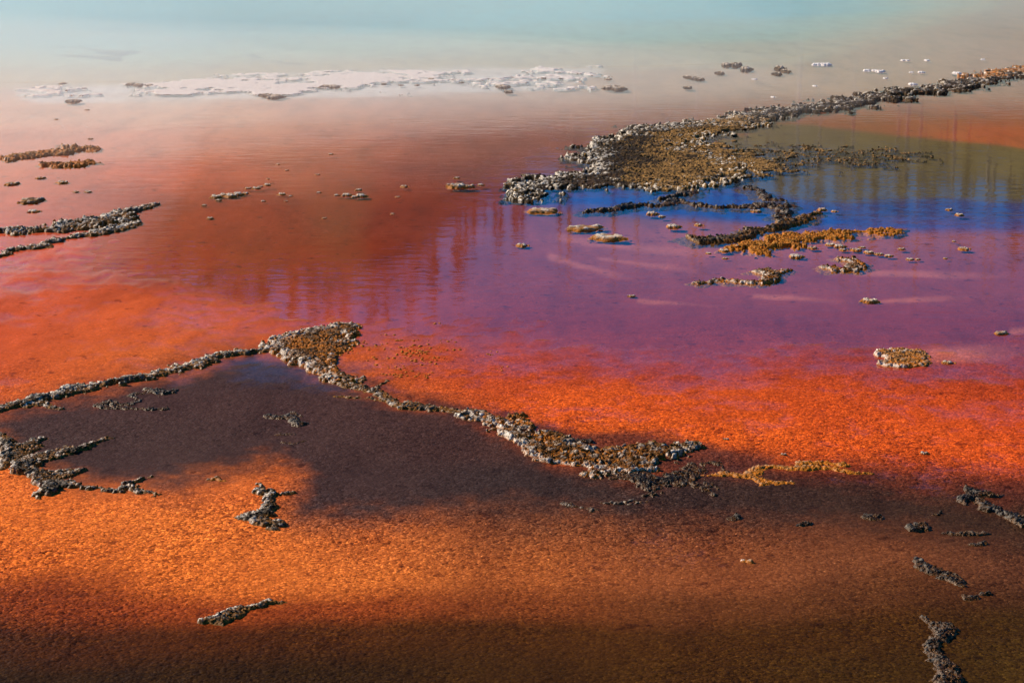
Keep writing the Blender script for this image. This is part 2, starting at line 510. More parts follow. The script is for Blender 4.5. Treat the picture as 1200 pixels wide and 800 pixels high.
def bed_colour(X, Y):
    qx, qy, wx, wy = bed_zones(X, Y)
    ix = np.clip(np.searchsorted(TX, wx) - 1, 0, len(TX) - 2)
    iy = np.clip(np.searchsorted(TY, wy) - 1, 0, len(TY) - 2)
    fx = np.clip((wx - TX[ix]) / (TX[ix + 1] - TX[ix]), 0, 1)
    fy = np.clip((wy - TY[iy]) / (TY[iy + 1] - TY[iy]), 0, 1)
    fx, fy = fx * fx * (3 - 2 * fx), fy * fy * (3 - 2 * fy)
    fx, fy = fx[..., None], fy[..., None]
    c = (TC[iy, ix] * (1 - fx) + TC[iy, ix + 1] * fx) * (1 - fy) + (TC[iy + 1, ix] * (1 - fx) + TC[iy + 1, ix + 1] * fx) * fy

    def over(c, w, col):
        return c * (1 - w[..., None]) + lin(col) * w[..., None]
    # dark mat of the terrace pool
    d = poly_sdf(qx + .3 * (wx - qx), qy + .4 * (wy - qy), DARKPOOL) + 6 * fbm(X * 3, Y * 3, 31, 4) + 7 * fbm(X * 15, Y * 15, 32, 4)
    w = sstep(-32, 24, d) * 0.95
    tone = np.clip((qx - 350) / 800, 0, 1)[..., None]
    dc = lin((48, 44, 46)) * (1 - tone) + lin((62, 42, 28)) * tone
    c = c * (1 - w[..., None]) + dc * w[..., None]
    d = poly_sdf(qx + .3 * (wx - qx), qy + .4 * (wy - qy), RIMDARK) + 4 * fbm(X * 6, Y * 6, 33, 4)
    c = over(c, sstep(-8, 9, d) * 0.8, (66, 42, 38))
    # pond bed: mirrored sky painted in blue, mirrored wooded slope in olive
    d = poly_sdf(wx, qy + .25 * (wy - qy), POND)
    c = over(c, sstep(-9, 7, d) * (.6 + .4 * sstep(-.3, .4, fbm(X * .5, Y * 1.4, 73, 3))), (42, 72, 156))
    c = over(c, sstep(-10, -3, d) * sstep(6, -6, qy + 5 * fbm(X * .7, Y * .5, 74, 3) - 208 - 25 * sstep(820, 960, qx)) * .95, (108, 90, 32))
    # pale wake reflections put into the bed colour
    for (x0, y0, x1, y1, hw) in WAKE_SHEEN:
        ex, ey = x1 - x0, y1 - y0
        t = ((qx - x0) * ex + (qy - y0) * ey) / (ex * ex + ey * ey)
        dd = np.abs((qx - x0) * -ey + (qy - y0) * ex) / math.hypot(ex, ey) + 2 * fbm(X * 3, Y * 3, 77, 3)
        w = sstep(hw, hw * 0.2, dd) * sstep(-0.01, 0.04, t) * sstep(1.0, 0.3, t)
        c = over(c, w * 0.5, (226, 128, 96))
    # bottom of the spring beyond the shore
    sh = np.interp(qx, SHX, SHY)
    k = sh - qy + 5 * fbm(X * 0.3, Y * 0.15, 41, 4) + 10 * fbm(X * .06, Y * .3, 42, 3) * sstep(500, 1000, qx)
    c = over(c, sstep(-9, 6, k), (206, 184, 148))
    c = over(c, sstep(6, 42, k), (172, 200, 178))
    c = over(c, sstep(30, 78, k), (62, 190, 218))
    d = poly_sdf(qx + 14 * fbm(X * .25, Y * .9, 71, 4), qy + 5 * fbm(X * .35, Y * 1.2, 72, 4), SHELF)
    c = over(c, sstep(-9, 5, d) * .92, (250, 240, 236))
    # meadow and forest floor far off
    far = sstep(75, 90, np.hypot(X, Y - 10))
    c = over(c, far, (120, 105, 70))
    return c


def bed_depth(X, Y, fine=True):
    qx, qy, wx, wy = bed_zones(X, Y)
    z = -0.035 + 0.010 * fbm(X * 0.8, Y * 0.6, 8, 4)
    # mat rises towards the near terrace, its granules reach the surface
    near = sstep(575, 630, wy + 38 * sstep(430, 280, qx))
    near2 = sstep(250 - 60 * sstep(400, 50, qx), 505, wy + 70 * sstep(480, 40, qx) + 22 * sstep(850, 600, qx) + 18 * fbm(X * .8, Y * .6, 61, 3))
    zs = -.022 + .032 * near2 + .0035 * fbm(X * 2.2, Y * 2.2, 12, 4) + .003 * fbm(X * 9, Y * 9, 13, 3)
    z = np.where(near2 > 0, z + (zs - z) * sstep(0, .08, near2), z)
    z = z * (1 - near) + near * (0.013 + 0.004 * fbm(X * 1.3, Y * 1.3, 12, 3))
    pool = sstep(-6, 14, poly_sdf(qx + .3 * (wx - qx), qy + .4 * (wy - qy), DARKPOOL))
    zp = .001 + .011 * sstep(415, 490, wy + 20 * fbm(X * 1.5, Y * 1.5, 62, 3)) + .002 * fbm(X * 5, Y * 5, 63, 3)
    z = z * (1 - pool) + pool * zp
    grain = np.clip(0.25 + 0.75 * sstep(330, 560, qy), 0, 1) * (1 - 0.25 * pool * sstep(700, 500, qx))
    grain = grain * np.clip(.85 + .45 * fbm(X * 1.1, Y * 1.1, 64, 4), .5, 1)
    w1, _ = worley(X * 34, Y * 34, 5)
    w2 = fbm(X * 70, Y * 70, 15, 2)
    w3 = fbm(X * 14, Y * 14, 19, 3)
    if not fine:
        grain = grain * 0
    z = z + grain * (0.002 * (0.45 - w1) * (.4 + .8 * w3) + 0.0022 * w2 + .002 * w3) * sstep(300, 520, qy)
    sh = np.interp(qx, SHX, SHY)
    k = sh - qy
    z = z - .3 * sstep(0, 110, k) * sstep(90, 60, np.hypot(X, Y - 10))
    far = np.hypot(X, Y - 10)
    z = z + sstep(62, 90, far) * 0.4
    return z, grain


def build_ground():
    ys = [-3000.0, -400, -60, -8, 0.5, 3.0, 4.5, 5.4]
    py = np.concatenate([np.linspace(840, 420, 330), np.linspace(418.5, 140, 170), np.linspace(138, -40, 90)])
    _, yy = ground(np.full(len(py), 600.0), py)
    ys += list(yy)
    ys += [62, 68, 75, 82, 90, 110, 150, 250, 450, 900, 3000]
    ys = np.array(ys)
    u = np.concatenate([np.linspace(-1, 1, 760)])
    hw = 0.335 * np.clip(ys, 4, 60) + 0.25
    X = hw[:, None] * u[None, :]
    ext = [1.15, 1.4, 2.0, 3.2, 6, 20]
    right = np.array([hw * e for e in ext]).T
    right = np.concatenate([right, np.full((len(ys), 1), 3000.0)], 1)
    X = np.concatenate([-right[:, ::-1], X, right], 1)
    Y = np.repeat(ys[:, None], X.shape[1], 1)
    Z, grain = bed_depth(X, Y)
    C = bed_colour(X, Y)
    nr, nc = X.shape
    idx = np.arange(nr * nc).reshape(nr, nc)
    f = np.stack([idx[:-1, :-1], idx[:-1, 1:], idx[1:, 1:], idx[1:, :-1]], -1).reshape(-1, 4)
    v = np.stack([X, Y, Z], -1).reshape(-1, 3)
    rgba = np.concatenate([C.reshape(-1, 3), np.ones((nr * nc, 1))], 1)
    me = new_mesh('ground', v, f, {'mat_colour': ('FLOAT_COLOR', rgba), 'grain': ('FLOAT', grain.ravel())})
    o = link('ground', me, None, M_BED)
    structure(o)


build_ground()


# ------------------------------------------------------------------ water
def sheet(name, outline, mat, z=0.0):
    me = bpy.data.meshes.new(name)
    me.from_pydata([(x, y, z) for x, y in outline], [], [list(range(len(outline)))])
    o = link(name, me, None, mat)
    structure(o)
    return o


_sx, _sy = ground(SHX, SHY + 1.0)
shore_line = [(float(a), float(b)) for a, b in zip(_sx, _sy)]
sheet('shallow_water', [(-40, 3.2), (40, 3.2), (40, shore_line[-1][1])] + shore_line[::-1], M_WATER)
sheet('spring_water', [shore_line[0], *shore_line[1:], (40, shore_line[-1][1]), (40, 74), (-60, 74), (-60, shore_line[0][1])], M_SPRING, 0.002)

# ------------------------------------------------------------------ crust builder
rng = random.Random(11)


def lump_mesh(name, seed, flat=0.6, sub=2, rough=0.28):
    import bmesh
    bm = bmesh.new()
    bmesh.ops.create_icosphere(bm, subdivisions=sub, radius=1.0)
    co = np.array([v.co[:] for v in bm.verts])
    n = (fbm(co[:, 0] * 1.7 + seed * 3.1 + co[:, 2], co[:, 1] * 1.7 - co[:, 2] * 1.3, seed, 3) * rough
         + fbm(co[:, 0] * 4 + co[:, 2] * 2, co[:, 1] * 4 + seed, seed + 5, 2) * rough * 0.5)
    co = co * (1 + n)[:, None]
    co[:, 2] *= flat
    f = np.array([[v.index for v in fc.verts] for fc in bm.faces])
    bm.free()
    return co, f


LUMPS = [lump_mesh('lump', s, 0.75, 2, 0.32) for s in range(8)]
TINY = [lump_mesh('grain', s + 40, 0.8, 1, 0.35) for s in range(6)]
PART_MESH = {}


def part_mesh(mat, k, tone):
    key = (mat.name, k, round(tone, 1))
    if key not in PART_MESH:
        co, f = LUMPS[k]
        t = np.clip(tone + 0.25 * co[:, 2], 0, 1)
        p = np.clip((tone - 0.55) * 1.2 + 0.25 * co[:, 2], 0, 1)
        me = new_mesh('crust_lump', co, f, {'tone': ('FLOAT', t), 'pale': ('FLOAT', p)})
        me.materials.append(mat)
        PART_MESH[key] = me
    return PART_MESH[key]


HS = .39


def crust(name, label, cat, group=None, lines=(), polys=(), mat=None, lump=0.025, H=0.05, res=1.0, warp=0.03,
          rim=0.0, rimw=0.12, pale=0.6, palew=.05, wf=1.0, pale2=None, rough=.04, tgrad=None, lumps=0, grains=0, seed=1, grain_size=1.0, white_side=(-0.9, 0.45), tone0=0.0, base='crust'):
    """one crusted body standing in the water; lines: lists of (px, py, half width m, height m); polys: (outline px, height m)"""
    L, bounds = [], []
    lump = lump * .5
    grains, lumps = int(grains * .22), int(lumps * .3)
    H = H * HS
    for ln in lines:
        a = []
        for (x, y, w, h) in ln:
            X, Y = ground(x, y)
            h, w = h * HS, w * (.84 - .24 * min(1, max(0, (w - .04) / .06)))
            a.append((float(X), float(Y), w, h))
            bounds += [(X - w, Y - w), (X + w, Y + w)]
        L.append(a)
    P = []
    for pts, h in polys:
        xs, ys = ground([p[0] for p in pts], [p[1] for p in pts])
        P.append((list(zip(xs, ys)), h * HS))
        bounds += list(zip(xs, ys))
    b = np.array(bounds, float)
    mar = 0.22
    x0, y0 = b.min(0) - mar
    x1, y1 = b.max(0) + mar
    dist = math.hypot((y0 + y1) / 2, CAM_H)
    step = dist / FOCAL * res
    stepy = step * min(2.2, max(1.0, 0.35 * dist / CAM_H))
    gx = np.arange(x0, x1 + step, step)
    gy = np.arange(y0, y1 + stepy, stepy)
    X, Y = np.meshgrid(gx, gy)

    def field(X, Y):
        wx = X + warp * fbm(X * 5 * wf, Y * 5 * wf, seed, 4) + warp * 0.35 * fbm(X * 28 * wf, Y * 28 * wf, seed + 3, 2)
        wy = Y + warp * 1.5 * fbm(X * 5 * wf + 40, Y * 5 * wf, seed + 7, 4) + warp * 0.4 * fbm(X * 28 * wf, Y * 28 * wf + 9, seed + 4, 2)
        d = np.full(X.shape, -9.0)
        hh = np.full(X.shape, H)
        ww = np.full(X.shape, 9.0)
        for a in L:
            for (ax, ay, aw, ah), (bx, by, bw, bh) in zip(a[:-1], a[1:]):
                ex, ey = bx - ax, by - ay
                t = np.clip(((wx - ax) * ex + (wy - ay) * ey) / (ex * ex + ey * ey + 1e-9), 0, 1)
                ds = (aw + (bw - aw) * t) - np.hypot(wx - ax - t * ex, wy - ay - t * ey)
                m = ds > d
                d = np.where(m, ds, d)
                hh = np.where(m, ah + (bh - ah) * t, hh)
                ww = np.where(m, aw + (bw - aw) * t, ww)
        for pts, h in P:
            ds = poly_sdf(wx, wy, pts)
            m = ds > d
            d = np.where(m, ds, d)
            hh = np.where(m, h, hh)
            ww = np.where(m, 9.0, ww)
        # broken, uneven outline: narrows, breaches and teeth
        ro = np.minimum(rough, ww * .5)
        d = d + ro * (fbm(X * 6 * wf, Y * 4 * wf, seed + 51, 4) - .02) + ro * .5 * fbm(X * 24 * wf, Y * 20 * wf, seed + 52, 3)
        return d, hh
    d, hh = field(X, Y)
    edge = np.clip(hh * 0.9, 0.012, 0.08)
    s = np.clip(d / edge, 0, 1)
    s = np.sqrt(s)
    prof = hh * s
    if rim > 0:
        prof = prof * (1 - rim * sstep(rimw * 0.5, rimw * 1.6, d))
    prof = prof * (0.72 + 0.5 * fbm(X * 6, Y * 6, seed + 20, 3))
    f1, c1 = worley(X / lump * 0.5, Y / lump * 0.5, seed)
    f2, c2 = worley(X / lump * 1.15, Y / lump * 1.15, seed + 9)
    rg = 1 - np.abs(fbm(X / lump * .32, Y / lump * .32, seed + 71, 4))
    bump = lump * (0.45 * (0.55 - f1) + 0.3 * (c1 - 0.5) + 0.35 * (0.5 - f2) + 0.3 * (c2 - 0.5) + 1.1 * (rg - .6) + .35 * fbm(X / lump * 2.2, Y / lump * 2.2, seed + 72, 2))
    z = prof + bump * np.clip(s, 0, 1)
    z = np.where(d > 0, z, np.maximum(d * 0.32, -0.05))       # skirt running out under the water
    z = np.where(d > 0, np.maximum(z, -0.012), z)
    # overhanging, broken faces
    jit = np.clip(z, 0, 0.08) * 0.45
    VX = X + jit * fbm(X / lump * 0.7, Y / lump * 0.7, seed + 31, 2)
    VY = Y + jit * fbm(X / lump * 0.7 + 50, Y / lump * 0.7, seed + 32, 2)
    gyy, gxx = np.gradient(d, stepy, step)
    gl = np.hypot(gxx, gyy) + 1e-6
    facing = -(gxx * white_side[0] + gyy * white_side[1]) / gl  # edges on the sun's side turn whiter, sunlight added to the sinter white
    pale_f = pale * sstep(0.0, 0.6, facing) * sstep(palew, palew * .2, d + palew * .4 * (c1 - .5)) * sstep(0.0, 0.01, z)
    pale_f = np.clip(pale_f + (c1 - 0.62) * (pale * .8 if pale2 is None else pale2) * sstep(0.2, 0.8, z / (hh + 0.01)), 0, 1)
    tone = np.clip(z / (hh + 0.008) * 0.48 + .0 + tone0 + 0.15 * (c1 - 0.5), 0, 1)
    z = z + np.maximum(bed_depth(X, Y, False)[0], 0)
    if tgrad:
        gx0, gy0 = to_photo(X, Y)
        tone = np.clip(tone + tgrad[4] * sstep(0, 1, ((gx0 - tgrad[0]) * (tgrad[2] - tgrad[0]) + (gy0 - tgrad[1]) * (tgrad[3] - tgrad[1])) / ((tgrad[2] - tgrad[0]) ** 2 + (tgrad[3] - tgrad[1]) ** 2))
                       + .25 * fbm(X * 1.5, Y * .8, seed + 61, 3), 0, 1)
    keep = d > -0.14
    nr, nc = X.shape
    idx = np.arange(nr * nc).reshape(nr, nc)
    kf = keep[:-1, :-1] & keep[:-1, 1:] & keep[1:, 1:] & keep[1:, :-1]
    f = np.stack([idx[:-1, :-1], idx[:-1, 1:], idx[1:, 1:], idx[1:, :-1]], -1)[kf]
    if len(f) == 0:
        print('EMPTY CRUST', name, label)
        return None
    used = np.unique(f)
    remap = np.full(nr * nc, -1)
    remap[used] = np.arange(len(used))
    f = remap[f]
    ox, oy = float(b[:, 0].mean()), float(b[:, 1].mean())
    v = np.stack([VX.ravel()[used] - ox, VY.ravel()[used] - oy, z.ravel()[used]], -1)
    root = link(name, None, None, None, (ox, oy, 0))
    tag(root, label, cat, group)
    me = new_mesh(base, v, f, {'tone': ('FLOAT', tone.ravel()[used]), 'pale': ('FLOAT', pale_f.ravel()[used])}, smooth=True)
    link(base, me, root, mat)
    # loose nodules crusting the body
    land = np.flatnonzero((d > 0.004).ravel())
    if len(land):
        rs = np.random.RandomState(seed + 5)
        if grains:
            VV, FF, TT, PP, n0 = [], [], [], [], 0
            for i in rs.choice(land, grains):
                co, fc = TINY[rs.randint(len(TINY))]
                r = grain_size * step * (.45 + 1.5 * rs.uniform(0, 1) ** 2.2)
                a = rs.uniform(0, 6.28)
                ca, sa = math.cos(a), math.sin(a)
                q = co * np.array([1.0, rs.uniform(0.6, 1.3), rs.uniform(0.6, 1.4)])
                q = np.stack([q[:, 0] * ca - q[:, 1] * sa, q[:, 0] * sa + q[:, 1] * ca, q[:, 2]], -1) * r
                q += np.array([VX.ravel()[i] - ox + rs.uniform(-.5, .5) * step, VY.ravel()[i] - oy + rs.uniform(-.5, .5) * stepy, max(z.ravel()[i], 0.0) - r * 0.1])
                VV.append(q)
                FF.append(fc + n0)
                n0 += len(q)
                tv = np.clip(tone.ravel()[i] + rs.uniform(-0.35, 0.35), 0, 1)
                TT.append(np.full(len(q), tv))
                PP.append(np.full(len(q), np.clip(pale_f.ravel()[i] * rs.uniform(-.3, .9), 0, 1)))
            g = new_mesh('nodules', np.concatenate(VV), np.concatenate(FF),
                         {'tone': ('FLOAT', np.concatenate(TT)), 'pale': ('FLOAT', np.concatenate(PP))})
            go = link('nodules', g, root, mat)
            go['kind'] = 'stuff'
        for i in (rs.choice(land, lumps) if lumps else []):
            r = step * rs.uniform(1.4, 3.2)
            tv = np.clip(0.12 + 0.4 * tone.ravel()[i] + rs.uniform(-0.3, 0.3) + 0.4 * pale_f.ravel()[i], 0.1, 1)
            o = link('crust_lump', part_mesh(mat, rs.randint(len(LUMPS)), float(tv)), root)
            o.location = (VX.ravel()[i] - ox, VY.ravel()[i] - oy, max(z.ravel()[i] - r * 0.15, -0.002))
            o.scale = (r * rs.uniform(0.8, 1.5), r * rs.uniform(0.8, 1.4), r * rs.uniform(0.5, 1.0))
            o.rotation_euler = (rs.uniform(-.4, .4), rs.uniform(-.4, .4), rs.uniform(0, 6.28))
    return root


# ------------------------------------------------------------------ near terrace rims
crust('sinter_ridge', 'long grey crusted rim holding back the dark pool, running to the amber mound', 'rim', 'crusted rims',
      lines=[[(-60, 492, .10, .05), (0, 480, .11, .06), (40, 470, .12, .06), (75, 463, .10, .06), (110, 456, .10, .06), (150, 449, .11, .06),
              (190, 441, .10, .05), (215, 431, .11, .06), (250, 423, .10, .055), (280, 416, .10, .055), (312, 409, .10, .055)],
             [(25, 478, .05, .025), (55, 476, .05, .025), (76, 483, .03, .02)]],
      mat=GREY, lump=.022, pale=.9, palew=.09, warp=.05, lumps=36, grains=900, seed=3)
crust('sinter_mound', 'amber and grey crusted mound with a white prow where two rims meet', 'mound', None,
      lines=[[(312, 400, .10, .06), (340, 396, .12, .07), (380, 388, .10, .06), (416, 382, .10, .055)]],
      polys=[([(306, 412), (312, 398), (330, 394), (370, 388), (412, 380), (420, 386), (408, 396), (402, 410), (398, 424), (404, 440), (410, 452),
               (398, 453), (384, 442), (364, 428), (340, 424)], .05)],
      mat=AMBER, lump=.026, pale=.9, palew=.12, pale2=.35, warp=.06, rim=.35, rimw=.12, lumps=44, grains=1900, seed=9)
crust('sinter_ridge', 'thin broken dark rim linking the amber mound to the whitish crust', 'rim', 'crusted rims',
      lines=[[(396, 446, .10, .03), (418, 455, .07, .03), (440, 464, .05, .025), (462, 474, .05, .03), (475, 477, .07, .04), (500, 480, .08, .045),
              (522, 483, .07, .04), (538, 487, .04, .025), (560, 488, .04, .025)],
             [(430, 462, .03, .02), (438, 453, .02, .015), (452, 446, .02, .015)], [(412, 452, .03, .02), (424, 444, .02, .02)],
             [(390, 466, .02, .01), (420, 469, .025, .012), (448, 474, .02, .01)]],
      mat=GREY, lump=.018, pale=.6, warp=.04, lumps=14, grains=700, seed=14)
crust('sinter_crust', 'broad whitish knobbly crust between the dark pool and the orange water', 'crust', None,
      lines=[[(552, 490, .08, .04), (575, 497, .10, .05), (600, 507, .14, .06), (625, 520, .20, .07), (660, 532, .24, .07), (700, 540, .26, .07),
              (740, 538, .26, .065), (775, 533, .2, .05), (800, 534, .12, .04)]],
      polys=[([(596, 506), (640, 512), (690, 524), (760, 518), (802, 526), (806, 540), (770, 548), (735, 562), (700, 560), (655, 548), (615, 540)], .05)],
      mat=AMBER, lump=.028, pale=.95, warp=.08, lumps=90, grains=3200, seed=21, tone0=.05, white_side=(-.5, -.2), palew=.12, pale2=1.3)
crust('sinter_rock', 'small amber knob beside the upper edge of the whitish crust', 'rock', None,
      lines=[[(597, 493, .06, .05), (612, 492, .06, .05)]], mat=AMBER, lump=.022, pale=.2, lumps=5, grains=120, seed=22)
crust('sinter_rock', 'dark brown knob on the orange-water edge of the whitish crust', 'rock', None,
      lines=[[(680, 520, .06, .04), (692, 520, .05, .04)]], mat=DARK, lump=.022, pale=.1, lumps=5, grains=100, seed=23)
crust('mat_crust', 'low brown weedy crust trailing from the whitish crust into dark water', 'crust', None,
      lines=[[(738, 562, .16, .02), (770, 562, .2, .02), (800, 556, .18, .018), (826, 548, .12, .015)],
             [(800, 546, .1, .02), (830, 545, .08, .012), (852, 552, .04, .01)], [(812, 568, .03, .012), (790, 576, .03, .012), (764, 580, .03, .014)]],
      mat=DARK, lump=.02, pale=.15, warp=.12, grains=1100, seed=25, tone0=-.1)
crust('sinter_ridge', 'thin stepped amber rim drawn along the dark mat towards the orange water', 'rim', 'crusted rims',
      lines=[[(824, 561, .02, .01), (850, 558, .025, .012), (884, 560, .03, .014), (888, 551, .035, .018), (915, 551, .03, .014), (945, 553, .04, .022),
              (975, 552, .05, .025), (1000, 557, .03, .015), (1018, 558, .02, .01)], [(938, 546, .04, .025), (962, 544, .06, .035), (984, 547, .05, .03)],
             [(884, 563, .03, .01), (902, 569, .04, .012), (930, 570, .02, .008)]],
      mat=GOLD, lump=.018, pale=.35, warp=.03, lumps=8, grains=600, seed=27)
crust('crust_islet', 'short black crust line with white glints in the dark mat', 'crust', None,
      lines=[[(710, 588, .02, .015), (726, 590, .03, .02), (740, 588, .025, .02), (756, 587, .025, .02)], [(664, 594, .02, .008), (690, 597, .03, .008)]],
      mat=DARK, lump=.016, pale=.8, warp=.04, grains=160, seed=28)

# islands inside the dark pool
crust('crust_islet', 'forked low brown crust strip inside the dark pool below the long grey rim', 'crust', 'crust strips in the dark pool',
      lines=[[(120, 479, .05, .02), (138, 474, .06, .035), (152, 473, .03, .015)], [(124, 480, .05, .02), (155, 481, .05, .02), (184, 483, .04, .02)],
             [(150, 471, .02, .012), (178, 465, .02, .012)], [(176, 461, .04, .02), (190, 464, .05, .025), (200, 461, .03, .02)]],
      mat=DARK, lump=.018, pale=.3, warp=.05, lumps=6, grains=420, seed=33)
crust('crust_islet', 'short dark crust strip lying alone in the dark pool', 'crust', 'crust strips in the dark pool',
      lines=[[(310, 488, .03, .02), (328, 490, .04, .025), (342, 492, .03, .02), (352, 497, .05, .035), (361, 496, .03, .02)]],
      mat=DARK, lump=.018, pale=.3, warp=.04, lumps=4, grains=220, seed=34)
for (x, y, w, sd) in ((334, 511, 11, 1), (344, 520, 9, 2)):
    crust('submerged_crust', 'flat black crust patch just awash in the dark pool', 'crust', 'flat black patches in the dark pool',
          lines=[[(x - w, y, .02, .006), (x, y + .5, .045, .008), (x + w, y - .5, .02, .006)]], mat=DARK, lump=.01, pale=0, seed=35 + sd, tone0=-.1)
crust('sinter_ridge', 'branching grey crusted rim at the orange end of the dark pool', 'rim', 'crusted rims',
      lines=[[(14, 544, 0.048, .04), (18, 536, 0.061, .06), (32, 526, 0.068, .06), (48, 519, 0.041, .05), (62, 515, 0.020, .025)],
             [(20, 545, 0.068, .05), (50, 538, 0.082, .06), (80, 534, 0.075, .06), (100, 528, 0.061, .055), (114, 521, 0.034, .03), (132, 516, 0.017, .015)],
             [(16, 546, 0.054, .05), (32, 557, 0.068, .06), (50, 566, 0.075, .06), (58, 574, 0.068, .06), (50, 580, 0.048, .05)],
             [(40, 558, 0.054, .05), (66, 560, 0.061, .045), (90, 558, 0.041, .04), (98, 556, 0.020, .02)],
             [(62, 568, 0.048, .04), (88, 568, 0.034, .03), (112, 575, 0.027, .022), (130, 577, 0.041, .035), (150, 573, 0.041, .045), (166, 577, 0.041, .03), (186, 579, 0.027, .025)],
             [(150, 569, 0.034, .05), (166, 566, 0.027, .04)], [(76, 524, 0.020, .02), (92, 531, 0.034, .03)]],
      mat=GREY, lump=.02, pale=.8, warp=.05, lumps=40, grains=1700, seed=41)
crust('sinter_ridge', 'narrow bent white crust edge beside the branching grey rim', 'rim', 'crusted rims',
      lines=[[(-4, 512, .04, .04), (3, 521, .06, .06), (9, 530, .06, .06), (12, 537, .045, .05), (5, 547, .045, .05), (3, 553, .03, .035)]],
      mat=GREY, lump=.018, pale=.9, warp=.03, lumps=6, grains=180, seed=43)
crust('sinter_ridge', 'zigzag grey crust ridge with amber foot on the orange mat', 'rim', 'crusted rims',
      lines=[[(346, 580, .03, .02), (332, 580, .06, .045), (316, 576, .05, .04), (308, 574, .03, .03)],
             [(326, 580, .07, .05), (318, 590, .06, .05), (322, 598, .06, .05), (308, 604, .06, .05), (292, 609, .05, .035), (283, 610, .03, .02)],
             [(303, 607, .06, .045), (316, 614, .06, .05), (328, 618, .04, .03)], [(316, 623, .03, .02), (326, 626, .02, .02)]],
      mat=GREY, lump=.019, pale=.8, warp=.035, lumps=18, grains=620, seed=47, tone0=.02)
crust('sinter_rock', 'isolated grey and black crusted rock with a pointed tail on the brown mat', 'rock', None,
      lines=[[(243, 731, .04, .04), (258, 729, .065, .055), (272, 722, .06, .055), (286, 715, .035, .045), (300, 711, .03, .035), (312, 709, .02, .02), (326, 711, .01, .008)]],
      mat=GREY, lump=.018, pale=.85, warp=.025, lumps=16, grains=520, seed=51)
crust('sinter_pebble', 'small amber crust crumb on the orange mat beside the dark pool', 'rock', None,
      lines=[[(247, 566, .025, .015), (256, 564, .03, .025), (264, 565, .02, .015)]], mat=AMBER, lump=.014, pale=.6, lumps=3, grains=60, seed=52)

# right-hand near crusts
crust('wet_crust', 'wet dark crust chain, widest of those on the brown mat, amber at its tip', 'crust', 'wet dark crusts on the brown mat',
      lines=[[(1124, 586, .04, .035), (1140, 584, .06, .045), (1160, 582, .06, .045), (1174, 582, .03, .03)],
             [(1146, 590, .06, .04), (1158, 600, .08, .045), (1176, 604, .06, .03), (1186, 610, .07, .05), (1204, 618, .08, .05), (1240, 630, .07, .04)],
             [(1132, 577, .03, .03), (1142, 579, .03, .03)]],
      mat=DARK, lump=.02, pale=.15, pale2=.3, warp=.04, lumps=26, grains=800, seed=61)
crust('wet_crust', 'wet dark crust tapering diagonally over the brown mat', 'crust', 'wet dark crusts on the brown mat',
      lines=[[(1076, 660, .02, .025), (1084, 667, .035, .04), (1096, 674, .04, .04), (1108, 681, .055, .045), (1120, 686, .045, .04), (1128, 690, .02, .015)]],
      mat=DARK, lump=.018, pale=.15, pale2=.3, warp=.03, lumps=12, grains=380, seed=63)
crust('wet_crust', 'wet black zigzag crust with white glints at the foot of the brown mat', 'crust', 'wet dark crusts on the brown mat',
      lines=[[(1066, 722, .012, .012), (1078, 726, .025, .025), (1096, 733, .04, .04), (1108, 742, .05, .05), (1118, 754, .045, .05), (1100, 762, .045, .05),
              (1090, 768, .04, .045), (1102, 778, .045, .05), (1110, 790, .055, .055), (1104, 806, .05, .05), (1112, 830, .05, .05)]],
      mat=DARK, lump=.019, pale=.15, pale2=.4, warp=.035, lumps=28, grains=900, seed=65)
for i, (x, y, w, h, lab) in enumerate((
        (1075, 622, .05, .05, 'round wet black rock with pale glints on the brown mat'),
        (1021, 609, .04, .035, 'low dark rock at the edge of the dark mat'),
        (1096, 606, .025, .03, 'tiny upright dark stone on the brown mat'),
        (943, 619, .03, .03, 'small black rock on the brown mat with nothing beside it'),
        (1146, 640, .045, .035, 'low black rock with a pale tip below the wet dark chain'),
        (1140, 703, .025, .02, 'small dark crumb at the tip of the diagonal crust'),
        (1150, 697, .02, .02, 'dark crumb beside the tip of the diagonal crust'),
        (859, 609, .03, .015, 'flat dark patch of crust at the edge of the dark mat'))):
    crust('dark_rock', lab, 'rock', 'small dark rocks on the brown mat',
          lines=[[(x - 5, y, w * .8, h * .8), (x + 5, y - 1, w, h)]], mat=DARK, lump=.018, pale=.15, pale2=.3, warp=.02, lumps=4, grains=90, seed=70 + i)
crust('dark_rock', 'flat drawn-out dark crust bar between two wet rocks on the brown mat', 'rock', 'small dark rocks on the brown mat',
      lines=[[(1112, 628, .02, .02), (1128, 629, .03, .025), (1148, 629, .025, .02)]], mat=DARK, lump=.016, pale=.3, lumps=4, grains=120, seed=79)
crust('sinter_pebble', 'single small white stone on the brown mat', 'rock', None,
      lines=[[(870, 661, .015, .025), (879, 661, .018, .03)]], mat=SLAB, lump=.014, pale=.9, lumps=2, grains=20, seed=80)

